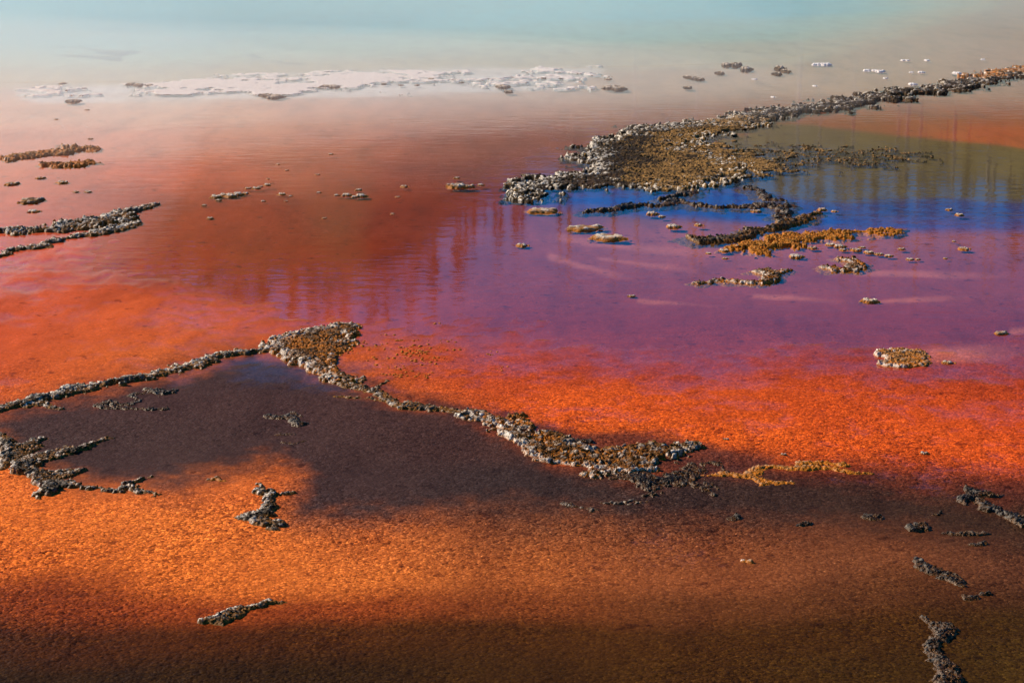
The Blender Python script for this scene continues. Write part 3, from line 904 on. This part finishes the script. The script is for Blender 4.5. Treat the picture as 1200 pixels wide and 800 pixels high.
# ------------------------------------------------------------------ middle: bar, rims, islets
crust('gravel_bar', 'broad gravelly crust bar with white ledges along its spring side', 'bar', None,
      polys=[([(608, 224), (622, 213), (642, 207), (678, 205), (694, 199), (684, 191), (686, 184), (702, 178), (701, 168), (716, 163), (752, 153),
               (800, 147), (832, 143), (880, 133), (905, 130), (900, 140), (872, 152), (830, 158), (808, 172), (842, 186), (876, 196),
               (880, 203), (846, 208), (830, 216), (800, 222), (770, 219), (710, 219), (655, 217), (648, 226), (636, 233), (614, 232)], .045)],
      lines=[[(612, 226, .22, .07), (628, 215, .2, .06), (650, 209, .2, .06), (688, 202, .2, .06)], [(688, 188, .2, .06), (704, 172, .3, .06), (760, 153, .35, .06), (832, 144, .35, .06), (890, 133, .3, .06)]],
      mat=GRAVEL, lump=.030, pale=1.0, warp=.2, rim=.45, rimw=.45, lumps=60, grains=16000, seed=101, res=1.15, grain_size=.95, white_side=(-.8, .6), palew=.25, pale2=.05, tone0=.08, rough=.10, tgrad=(720, 165, 780, 205, .42))
crust('gravel_shoal', 'sunlit tan gravel shoal awash between the crust bar and the blue pond', 'shoal', None,
      polys=[([(800, 172), (836, 168), (870, 176), (900, 190), (884, 202), (846, 206), (812, 200), (790, 186)], .02)],
      lines=[[(880, 180, .12, .02), (905, 178, .14, .02), (940, 175, .10, .02), (976, 180, .08, .015), (1030, 178, .07, .012), (1078, 183, .05, .01)],
             [(900, 192, .08, .015), (950, 189, .08, .015), (995, 190, .07, .012), (1035, 187, .05, .01)]],
      mat=GRAVEL, lump=.02, pale=.2, warp=.4, grains=2600, seed=103, tone0=.6, grain_size=.7, rough=.06)
crust('sinter_ridge', 'long dark crusted rim dividing the spring terraces from the orange pond', 'rim', 'crusted rims',
      lines=[[(880, 138, .45, .075), (910, 133, .45, .075), (935, 130, .45, .075), (970, 124, .40, .075), (1005, 119, .4, .075), (1040, 113, .4, .075), (1060, 109, .35, .075),
              (1085, 106, .45, .075), (1115, 102, .45, .075), (1145, 96, .45, .075), (1165, 91, .35, .075), (1200, 84, .4, .075), (1260, 74, .4, .075)]],
      mat=GRAVEL, lump=.03, pale=.75, pale2=.1, warp=.25, rough=.12, lumps=60, grains=3600, seed=105, res=1.2, white_side=(-.3, .9), grain_size=1.0, palew=.35)
crust('block_heap', 'heap of pale sinter blocks at the far end of the long dark rim', 'heap', None,
      lines=[[(1152, 91, .3, .09), (1180, 84, .35, .10), (1215, 82, .4, .10), (1250, 78, .3, .09)]], mat=SLAB, lump=.04, pale=.9, warp=.2, lumps=40, grains=260, seed=107)
crust('sinter_ridge', 'thin dark rim snaking through the blue pond beneath the gravel bar', 'rim', 'crusted rims',
      lines=[[(692, 247, .06, .03), (712, 246, .08, .04), (740, 241, .07, .04), (770, 240, .06, .04), (798, 236, .08, .05), (812, 238, .06, .04), (840, 243, .06, .04), (870, 243, .06, .04), (905, 239, .08, .05), (922, 240, .05, .03)],
             [(778, 232, .08, .03), (800, 228, .10, .04), (812, 224, .08, .03)], [(880, 220, .04, .02), (892, 226, .05, .03), (902, 234, .06, .04), (915, 236, .06, .04)],
             [(904, 244, .09, .05), (918, 248, .12, .06), (922, 254, .09, .05)]],
      mat=DARK, lump=.035, pale=.35, warp=.06, lumps=30, grains=1200, seed=109)
crust('sinter_ridge', 'thick amber-footed dark rim curving out of the blue pond', 'rim', 'crusted rims',
      lines=[[(953, 250, .04, .03), (948, 256, .09, .06), (925, 262, .12, .07), (898, 269, .13, .07), (870, 277, .14, .07), (842, 281, .16, .06), (822, 281, .14, .05), (806, 278, .07, .03)]],
      mat=GREY, lump=.035, pale=.25, warp=.06, lumps=34, grains=1500, seed=111)
crust('amber_mat_ridge', 'glowing orange coral-like mat ridge bordering the blue pond', 'mat', None,
      lines=[[(860, 291, .10, .035), (885, 289, .26, .045), (915, 284, .26, .045), (945, 278, .22, .04), (980, 275, .18, .03), (1015, 272, .14, .02), (1045, 271, .08, .01)]],
      mat=GOLD, lump=.03, pale=0.05, warp=.12, lumps=10, grains=3600, seed=113, tone0=.1)
crust('sinter_islet', 'curled white-edged amber islet in the purple water', 'islet', 'amber islets in the purple water',
      lines=[[(815, 331, .035, .03), (832, 330, .06, .045), (856, 330, .06, .05), (874, 333, .06, .05), (890, 333, .09, .05), (902, 326, .09, .05), (896, 319, .08, .045), (882, 318, .05, .03)],
             [(900, 322, .06, .04), (922, 318, .04, .025)]], mat=AMBER, lump=.026, pale=.9, warp=.04, lumps=14, grains=520, seed=115, white_side=(-.6, -.4))
crust('sinter_islet', 'hooked amber islet with a white lower edge beside the coral-like ridge', 'islet', 'amber islets in the purple water',
      lines=[[(966, 314, .05, .03), (982, 318, .06, .045), (998, 317, .07, .05), (1004, 310, .09, .05), (992, 304, .07, .04)], [(1004, 312, .09, .04), (1016, 313, .06, .03)]],
      mat=AMBER, lump=.026, pale=.9, warp=.04, lumps=12, grains=460, seed=117, white_side=(-.6, -.4))
crust('sinter_islet', 'round white and yellow crusted islet alone in the red water', 'islet', None,
      lines=[[(1032, 416, .05, .06), (1048, 413, .08, .065), (1064, 414, .08, .06), (1074, 415, .06, .06)], [(1034, 427, .06, .06), (1048, 429, .07, .06), (1060, 428, .08, .04), (1078, 425, .06, .04)]],
      polys=[([(1030, 416), (1050, 412), (1078, 415), (1083, 422), (1078, 429), (1055, 431), (1032, 427), (1036, 421)], .04)],
      mat=SLAB, lump=.022, pale=.8, warp=.025, lumps=22, grains=600, seed=119, white_side=(-.8, -.2))

# left ridges
crust('sinter_ridge', 'broad pale grey crust bank reaching into the pink shallows', 'rim', 'crusted rims',
      lines=[[(-60, 272, .18, .07), (0, 273, .18, .08), (40, 270, .22, .09), (80, 267, .24, .10), (110, 262, .24, .10), (135, 254, .2, .09), (155, 247, .16, .06), (182, 240, .08, .03)],
             [(-60, 306, .14, .05), (0, 300, .15, .06), (24, 293, .15, .07), (50, 286, .12, .06), (80, 281, .10, .05), (110, 274, .12, .05), (140, 266, .10, .04), (156, 258, .10, .04)]],
      mat=GREY, lump=.035, pale=1.0, palew=.2, pale2=1.2, warp=.09, lumps=60, grains=2600, seed=131)
crust('sinter_slab', 'long flat tan slab of crust in the pale pink shallows', 'slab', None,
      lines=[[(-20, 186, .14, .05), (20, 185, .18, .06), (50, 180, .22, .08), (85, 178, .22, .08), (106, 175, .12, .05)], [(76, 171, .06, .05), (86, 172, .05, .04)]],
      mat=SLAB, lump=.04, pale=.5, warp=.10, lumps=20, grains=900, seed=133)
crust('sinter_slab', 'narrow orange slab of crust below the long tan slab', 'slab', None,
      lines=[[(52, 194, .10, .04), (76, 194, .12, .06), (96, 194, .12, .05)], [(88, 191, .14, .06), (104, 190, .16, .06), (116, 192, .08, .04)]],
      mat=SLAB, lump=.04, pale=.15, warp=.08, lumps=12, grains=500, seed=135, tone0=-.15)

# ------------------------------------------------------------------ white sinter shore
crust('sinter_shore', 'bright white sinter bank along the edge of the steaming spring', 'bank', None,
      polys=[([(140, 100), (175, 97), (220, 99), (260, 95), (330, 93), (400, 88), (450, 85), (540, 84), (556, 87), (530, 92), (556, 96), (520, 101), (450, 99),
               (430, 104), (340, 106), (300, 109), (240, 107), (200, 109), (160, 105)], .009)],
      mat=WHITE, lump=.010, pale=.9, warp=.9, wf=.25, seed=141, res=1.3, rough=.25)
crust('sinter_shore', 'thin broken white sinter bank further along the spring edge', 'bank', None,
      lines=[[(585, 95, .25, .02), (620, 93, .35, .03), (650, 96, .25, .02)], [(640, 80, .2, .02), (665, 82, .25, .02), (690, 84, .15, .02)], [(575, 100, .2, .02), (610, 102, .2, .02)]],
      mat=WHITE, lump=.008, pale=.8, warp=.6, wf=.25, seed=143, res=1.3)
crust('sinter_shore', 'small pale sinter bank at the tan end of the spring edge', 'bank', None,
      lines=[[(28, 110, .25, .02), (50, 108, .25, .02)], [(60, 104, .2, .02), (78, 106, .15, .02)], [(110, 108, .2, .02), (134, 108, .15, .02)]],
      mat=WHITE, lump=.008, pale=.5, warp=.5, wf=.25, seed=145, res=1.3)

# ------------------------------------------------------------------ scattered stones: shared meshes, one thing each
STONE_MESH = {}


def stone_mesh(kind, mat):
    key = (kind, mat.name)
    if key in STONE_MESH:
        return STONE_MESH[key]
    n = 26
    g = np.linspace(-1.15, 1.15, n)
    X, Y = np.meshgrid(g, g)
    r = np.hypot(X * (1 + .2 * fbm(X * 2, Y * 2, kind)), Y) + .42 * fbm(X * 1.6 + kind * 7, Y * 1.6, kind + 3, 3)
    d = 1 - r
    f1, c1 = worley(X * 2.6 + kind * 3, Y * 2.6, kind)
    z = np.where(d > 0, np.sqrt(np.clip(d / .35, 0, 1)) * (.62 + .4 * (.5 - f1) + .35 * (c1 - .5)), np.maximum(d * 1.5, -.5))
    VX = X + .10 * np.clip(z, 0, 1) * fbm(X * 4, Y * 4, kind + 9, 2)
    VY = Y + .10 * np.clip(z, 0, 1) * fbm(X * 4 + 30, Y * 4, kind + 9, 2)
    idx = np.arange(n * n).reshape(n, n)
    k = d > -.3
    kf = k[:-1, :-1] & k[:-1, 1:] & k[1:, 1:] & k[1:, :-1]
    f = np.stack([idx[:-1, :-1], idx[:-1, 1:], idx[1:, 1:], idx[1:, :-1]], -1)[kf]
    used = np.unique(f)
    rm = np.full(n * n, -1)
    rm[used] = np.arange(len(used))
    tone = np.clip(z * 1.1, 0, 1)
    pale = np.clip((c1 - .35) * 1.2 * sstep(.3, .8, z), 0, 1)
    me = new_mesh('sinter_stone', np.stack([VX.ravel()[used], VY.ravel()[used], z.ravel()[used]], -1), rm[f],
                  {'tone': ('FLOAT', tone.ravel()[used]), 'pale': ('FLOAT', pale.ravel()[used])})
    me.materials.append(mat)
    STONE_MESH[key] = me
    return me


def stone(px, py, w_px, label, group, mat=SLAB, h=.6, depth=.9, name='sinter_stone', rot=None):
    X, Y = ground(px, py)
    r = w_px * .5 * px_size(py)
    o = link(name, stone_mesh(rng.randrange(6), mat))
    o.location = (float(X), float(Y), max(0.0, float(bed_depth(np.array([X]), np.array([Y]), False)[0][0])))
    o.scale = (r, r * depth, max(r * h, .01))
    o.rotation_euler = (0, 0, rng.uniform(-.25, .25) if rot is None else rot)
    tag(o, label, 'rock', group)
    return o


lab = 'small pale sinter pebble awash in the pink shallows by the tan slabs'
for (x, y, w) in ((15, 216, 17), (48, 209, 11), (73, 214, 15), (89, 225, 8), (103, 225, 9), (40, 248, 15), (66, 140, 6), (106, 163, 7), (102, 129, 6)):
    stone(x, y, w, lab, 'pebbles by the tan slabs', h=.35)
stone(38, 236, 28, 'orange clump of crust between the tan slabs and the grey bank', None, AMBER, .3, 1.2)
for (x, y, w) in ((253, 231, 14), (262, 229, 12), (271, 230, 16), (280, 228, 14), (288, 227, 9), (291, 221, 8), (300, 221, 10), (313, 217, 9), (305, 219, 6),
                  (256, 235, 8), (239, 241, 7), (246, 256, 8), (309, 236, 6), (335, 236, 5), (330, 228, 10), (341, 230, 5), (374, 226, 6), (372, 205, 6), (395, 229, 7), (407, 229, 12), (424, 230, 14),
                  (420, 223, 9), (416, 231, 8), (474, 219, 10), (466, 231, 6), (535, 219, 22), (550, 219, 14), (564, 217, 8), (535, 209, 8), (388, 181, 6), (336, 200, 5), (326, 193, 5), (314, 210, 5), (460, 251, 6), (380, 256, 6)):
    if x < 322:
        lab, grp = 'small stone in the cluster off the tip of the grey bank, in red-brown water', 'stones off the grey bank'
    elif x < 500:
        lab, grp = 'small pale stone scattered in the middle of the red-brown water', 'stones in the middle of the red-brown water'
    else:
        lab, grp = 'pale stone in the red-brown water towards the gravel bar', 'stones towards the gravel bar'
    if w > 20:
        lab, grp = 'longest flat stone of the line crossing the red-brown water', None
    stone(x, y, w, lab, grp, h=.45)
for (x, y, w) in ((790, 266, 17), (819, 264, 11), (848, 294, 13), (934, 301, 17), (953, 291, 12), (973, 287, 12), (985, 289, 14), (988, 293, 10), (1003, 293, 13), (1018, 296, 12), (1030, 298, 10),
                  (1042, 300, 10), (1066, 304, 9), (1076, 304, 6), (1010, 290, 8), (1130, 292, 14), (1057, 292, 9), (1108, 303, 5), (612, 288, 15), (740, 347, 9), (830, 297, 7), (1118, 283, 5)):
    if x < 760:
        lab, grp = 'small lone stone in the purple water away from the islets', 'lone stones in the purple water'
    elif x < 860:
        lab, grp = 'little pale slab beside the amber-footed dark ridge in the purple water', 'slabs by the amber-footed ridge'
    elif x < 1050:
        lab, grp = 'little pale slab in the chain along the orange coral-like ridge', 'slabs along the coral-like ridge'
    else:
        lab, grp = 'tiny pale chip in the purple water beyond the hooked islet', 'chips beyond the hooked islet'
    stone(x, y, w, lab, grp, h=.4)
lab = 'pale stone breaking the surface of the blue pond'
for (x, y, w) in ((964, 246, 12), (978, 248, 8), (1113, 246, 9), (1124, 252, 10), (765, 251, 14), (776, 254, 8), (886, 248, 12)):
    stone(x, y, w, lab, 'pale stones in the blue pond', h=.45)
for (x, y, w, h, dp, lb) in ((636, 248, 40, .22, .8, 'long thin pale slab at the pointed end of the gravel bar'), (688, 268, 44, .2, .8, 'flat whitish slab in the purple water beneath the blue pond'),
                             (712, 279, 42, .22, .9, 'flat amber slab next to the whitish slab in the purple water'), (1019, 353, 22, .35, .8, 'amber stone at the head of a pale streak in the purple water'),
                             (1174, 391, 20, .35, .7, 'oblong pale stone with an orange streak in the purple water'), (1111, 426, 16, .4, .8, 'small yellowish stone beside the round crusted islet'),
                             (918, 536, 8, .6, .8, 'orange crumb in the orange water above the stepped amber rim'), (1083, 534, 11, .6, .8, 'pale orange crumb standing alone in the orange water'),
                             (851, 517, 7, .6, .8, 'tiny orange crumb in the orange water beyond the whitish crust'), (850, 303, 8, .4, .8, 'tiny dark chip under the orange coral-like ridge')):
    stone(x, y, w, lb, None, SLAB, h, dp * .75)
lab = 'dark brown rock on the tan terrace at the spring edge'
for (x, y, w) in ((852, 77, 12), (863, 77, 14), (875, 82, 14), (843, 86, 10), (914, 81, 14), (921, 84, 10), (910, 87, 10)):
    stone(x, y, w, lab, 'dark rocks on the tan terrace', GRAVEL, .6, 2.0)
lab = 'brown rock lying on the white sinter shore'
for (x, y, w) in ((153, 99, 12), (163, 100, 14), (176, 100, 8), (312, 112, 16), (324, 114, 18), (381, 102, 14), (392, 102, 14), (86, 119, 16), (714, 103, 16), (724, 104, 20), (590, 102, 16), (596, 108, 12),
                  (808, 91, 14), (818, 93, 14), (806, 103, 12), (713, 93, 8), (450, 99, 6), (470, 100, 6), (489, 100, 6), (505, 93, 8), (541, 97, 6), (74, 98, 8)):
    if x < 260:
        lb, grp = 'brown rock where the white sinter shore turns tan', 'brown rocks at the tan end of the shore'
    elif x < 560:
        lb, grp = lab, 'brown rocks on the white shore'
    else:
        lb, grp = 'brown rock on the thin broken white bank', 'brown rocks on the broken white bank'
    stone(x, y, w, lb, grp, GRAVEL, .35, 1.6)
lab = 'white sinter block on the tan terrace beyond the long dark rim'
for (x, y, w) in ((957, 76, 12), (966, 76, 14), (1016, 83, 10), (1025, 83, 8), (1032, 84, 12), (1058, 71, 6), (1063, 71, 6), (1086, 71, 7), (1080, 85, 8), (1068, 85, 6), (1121, 86, 10), (1038, 92, 6), (1070, 99, 10), (955, 101, 6), (906, 114, 6), (884, 93, 6), (977, 122, 6), (962, 122, 7), (1152, 70, 6)):
    near_rim = y > 84
    stone(x, y, w, 'white chip close against the long dark ridge' if near_rim else lab,
          'white chips along the dark ridge' if near_rim else 'white blocks on the tan terrace', WHITE, .38, 1.2)

# orange nodules breaking the surface beside the amber mound, and dark flecks on the mat
def nodule_field(name, label, cat, n, sampler, mat, smin, smax, seed, tone=(.1, .8), flat=.7):
    rs = np.random.RandomState(seed)
    VV, FF, TT, n0 = [], [], [], 0
    for _ in range(n):
        x, y = sampler(rs)
        X, Y = ground(x, y)
        co, fc = TINY[rs.randint(len(TINY))]
        r = rs.uniform(smin, smax) ** 1.0
        q = co * r * np.array([rs.uniform(.8, 1.6), rs.uniform(.8, 1.4), flat])
        q += np.array([X, Y, r * .15 + max(0.0, float(bed_depth(np.array([X]), np.array([Y]), False)[0][0]))])
        VV.append(q)
        FF.append(fc + n0)
        n0 += len(q)
        TT.append(np.full(len(q), rs.uniform(*tone)))
    t = np.concatenate(TT)
    me = new_mesh(name, np.concatenate(VV), np.concatenate(FF), {'tone': ('FLOAT', t), 'pale': ('FLOAT', t * 0)})
    o = link(name, me, None, mat)
    o['kind'] = 'stuff'
    tag(o, label, cat)


CL = [(rng.gauss(470, 45), rng.gauss(418, 14)) for _ in range(46)]


def near_mound(rs):
    cx, cy = CL[rs.randint(len(CL))]
    return cx + rs.normal(0, 9), cy + rs.normal(0, 1.6)


nodule_field('mat_nodules', 'orange mat nodules breaking the water beside the amber mound', 'nodules', 230, near_mound, GOLD, .004, .012, 5, tone=(0, .15), flat=.5)


# ------------------------------------------------------------------ far bank: hill and trees mirrored in the water
def leaf_material():
    m, N, L, P, O = mat_new('pine_foliage')
    geo = N.new('ShaderNodeNewGeometry').outputs['Position']
    n = noise_tex(N, L, geo, .6, 3)
    r = ramp(N, [(.3, (.030, .036, .009)), (.7, (.10, .095, .024))])
    L.new(n, r.inputs[0])
    L.new(r.outputs[0], P.inputs['Base Color'])
    P.inputs['Roughness'].default_value = .7
    return m


def bark_material(name, c):
    m, N, L, P, O = mat_new(name)
    geo = N.new('ShaderNodeNewGeometry').outputs['Position']
    n = noise_tex(N, L, mapping(N, L, geo, (6, 6, 1)), 1.0, 4)
    r = ramp(N, [(.3, tuple(v * .6 for v in c)), (.7, c)])
    L.new(n, r.inputs[0])
    L.new(r.outputs[0], P.inputs['Base Color'])
    P.inputs['Roughness'].default_value = .9
    return m


M_LEAF, M_BARK, M_SNAG = leaf_material(), bark_material('pine_bark', (.16, .11, .075)), bark_material('bleached_wood', (.30, .25, .20))


def hill_material():
    m, N, L, P, O = mat_new('wooded_slope')
    geo = N.new('ShaderNodeNewGeometry').outputs['Position']
    n = noise_tex(N, L, mapping(N, L, geo, (.09, .09, .05)), 1.0, 5, .65)
    n2 = noise_tex(N, L, mapping(N, L, geo, (.5, .5, .12)), 1.0, 4, .65)
    r = ramp(N, [(.25, (.040, .038, .006)), (.5, (.15, .12, .018)), (.72, (.30, .22, .04))])
    L.new(math_node(N, L, 'ADD', math_node(N, L, 'MULTIPLY', n, .6), math_node(N, L, 'MULTIPLY', n2, .4)), r.inputs[0])
    L.new(r.outputs[0], P.inputs['Base Color'])
    P.inputs['Roughness'].default_value = .9
    return m


# ridge line: elevation above the water (degrees) by photograph column
HP = [(-1600, 5.0), (-800, 6.0), (-400, 7.2), (-200, 8.4), (0, 9.5), (120, 10.5), (220, 11.1), (430, 11.0), (500, 9.8), (560, 8.6), (605, 8.0), (650, 7.6),
      (760, 7.2), (850, 7.2), (930, 7.5), (1050, 7.7), (1250, 7.9), (1700, 7.8), (2800, 6.5)]
HX = np.array([p[0] for p in HP], float)
HE = np.array([p[1] for p in HP], float)


def hill_height(X, Y):
    D = np.hypot(X, Y)
    col = 600 + FOCAL * X / np.maximum(Y, 1)
    top = np.tan(np.radians(np.interp(col, HX, HE))) * 190.0
    k = sstep(92, 190, D)
    return .3 + top * k * (1 + .05 * fbm(X * .03, Y * .03, 7, 4)) + sstep(190, 420, D) * 6


def build_hill():
    az = np.radians(np.linspace(-62, 62, 240))
    rr = np.concatenate([np.linspace(88, 200, 40), np.linspace(206, 460, 18)])
    A, D = np.meshgrid(az, rr)
    X, Y = D * np.sin(A), D * np.cos(A)
    Z = hill_height(X, Y) + .5 * fbm(X * .2, Y * .2, 5, 3)
    idx = np.arange(X.size).reshape(X.shape)
    f = np.stack([idx[:-1, :-1], idx[:-1, 1:], idx[1:, 1:], idx[1:, :-1]], -1).reshape(-1, 4)
    me = new_mesh('hill', np.stack([X, Y, Z], -1).reshape(-1, 3), f)
    structure(link('hill', me, None, hill_material()))


build_hill()


def tree_meshes(seed, h=13.0, dead=False):
    rs = np.random.RandomState(seed)
    n = 7
    V, F = [], []
    rings = 6
    for k in range(rings):
        t = k / (rings - 1)
        r = .17 * (1 - t) + .015
        for a in range(n):
            V.append((r * math.cos(a * 6.283 / n) + .12 * math.sin(t * 3 + seed) * t, r * math.sin(a * 6.283 / n), t * h))
    for k in range(rings - 1):
        for a in range(n):
            i, j = k * n + a, k * n + (a + 1) % n
            F.append((i, j, j + n, i + n))
    trunk = new_mesh('trunk', V, F)
    V, F = [], []
    lo = .3 if not dead else .2
    z = lo * h
    while z < h * .985:
        t = (z / h - lo) / (1 - lo)
        reach = (1.75 * (1 - t) ** .75 + .12) * rs.uniform(.7, 1.2)
        if t < .15:
            reach *= .6
        for b in range(rs.randint(4, 7) if not dead else rs.randint(0, 3)):
            a = rs.uniform(0, 6.283)
            ln = reach * rs.uniform(.55, 1.15) * (.7 if dead else 1)
            ca, sa = math.cos(a), math.sin(a)
            droop = rs.uniform(-.35, .1) * ln
            if dead:
                V += [(0, 0, z), (0, 0, z + .07), (ca * ln, sa * ln, z + droop)]
                F.append((len(V) - 3, len(V) - 2, len(V) - 1, len(V) - 1))
                continue
            for s in range(3):
                q0, q1 = ln * s / 3, ln * (s + 1.25) / 3
                w = .30 * ln * (1 - s * .22) * rs.uniform(.7, 1.2)
                tilt = rs.uniform(-.25, .25)
                z0, z1 = z + droop * s / 3, z + droop * (s + 1) / 3
                V += [(ca * q0 - sa * w, sa * q0 + ca * w, z0 - tilt * w), (ca * q0 + sa * w, sa * q0 - ca * w, z0 + tilt * w),
                      (ca * q1 + sa * w * .6, sa * q1 - ca * w * .6, z1 + tilt * w - .06), (ca * q1 - sa * w * .6, sa * q1 + ca * w * .6, z1 - tilt * w - .06)]
                k = len(V)
                F.append((k - 4, k - 3, k - 2, k - 1))
        z += rs.uniform(.22, .5)
    if dead:
        F = [f[:3] for f in F]
    crown = new_mesh('crown' if not dead else 'branches', V, F, smooth=False)
    trunk.materials.append(M_SNAG if dead else M_BARK)
    crown.materials.append(M_SNAG if dead else M_LEAF)
    return trunk, crown


TREES = [tree_meshes(s, 12 + s) for s in range(4)]
SNAGS = [tree_meshes(20 + s, 13 + s, True) for s in range(3)]
rt = random.Random(77)


def plant(col, D, kind, scale):
    a = math.atan2(col - 600, FOCAL)
    X, Y = D * math.sin(a), D * math.cos(a)
    z = float(hill_height(np.array([X]), np.array([Y]))[0]) - .3
    dead = kind == 'dead'
    tr, cr = (rt.choice(SNAGS) if dead else rt.choice(TREES))
    root = link('dead_pine' if dead else 'pine_tree', None, None, None, (X, Y, z))
    root.rotation_euler = (rt.uniform(-.03, .03), rt.uniform(-.03, .03), rt.uniform(0, 6.28))
    root.scale = (scale, scale, scale)
    if dead:
        tag(root, 'bare dead pine trunk on the far slope, mirrored in the pond', 'tree', 'dead pines on the far slope')
    else:
        tag(root, 'dark pine on the far slope, mirrored in the water', 'tree', 'pines on the far slope')
    link('trunk', tr, root)
    link('branches' if dead else 'crown', cr, root)


for i in range(150):
    col = rt.uniform(-250, 1750)
    plant(col, rt.uniform(150, 200), 'live', rt.uniform(.3, .6))
for i in range(80):
    plant(rt.uniform(-60, 560), rt.uniform(165, 195), 'live', rt.uniform(.4, .65))
for i in range(50):
    plant(rt.uniform(860, 1500), rt.uniform(160, 200), 'live', rt.uniform(.4, .6))
for i in range(50):
    plant(rt.uniform(600, 1450), rt.uniform(130, 190), 'dead', rt.uniform(.7, 1.0))


# ------------------------------------------------------------------ steam over the spring
def steam(name, label, cx, cy, cz, rx, ry, rz, dens, seed, colour=(.74, .96, 1), rough=.06):  # cyan tint puts light bounced off the blue water into the steam
    co, f = lump_mesh('steam', seed, 1.0, 4, rough)
    v = co * np.array([rx, ry, rz])
    v[:, 2] = np.where(v[:, 2] < 0, v[:, 2] * .1, v[:, 2])      # shallow underside, clear of the water
    cz = .1 * rz * 1.25 + .03 + .013 * seed
    me = new_mesh(name, v, f)
    m = bpy.data.materials.new('steam')
    m.use_nodes = True
    nt = m.node_tree
    nt.nodes.remove(nt.nodes['Principled BSDF'])
    vs = nt.nodes.new('ShaderNodeVolumePrincipled')
    vs.inputs['Color'].default_value = (*colour, 1)
    vs.inputs['Density'].default_value = dens
    vs.inputs['Anisotropy'].default_value = .2
    nt.links.new(vs.outputs[0], nt.nodes['Material Output'].inputs['Volume'])
    o = link(name, me, None, m, (cx, cy, cz))
    o['kind'] = 'stuff'
    tag(o, label, 'steam', 'layers of the thin steam veil' if 'veil' in label else None)


steam('steam', 'pale steam drifting over the blue spring', -5, 58, 0.3, 54, 28, 2.6, .024, 3, (.68, .95, 1))
steam('steam', 'low steam curling along the white shore', -16, 38, 0.2, 22, 14, 1.7, .030, 5)
for k, (cx, cy, rx, ry, rz, dens) in enumerate(((-14, 26, 18, 9, .45, .05), (-17, 27, 16, 9, .68, .024), (-11, 28, 19, 9, .95, .012), (-20, 29, 15, 10, 1.3, .009), (-8, 31, 24, 11, 1.7, .006))):
    steam('steam', 'thin steam veil spreading over the pink shallows', cx, cy, .08 + .01 * k, rx, ry, rz, dens, 8 + k, (1, .97, .94), .14)  # warm tint puts the sun's colour into the veil
steam('steam', 'taller steam plume rising over the spring beyond the tan slabs', -22, 54, 2.0, 14, 14, 11, .045, 9)
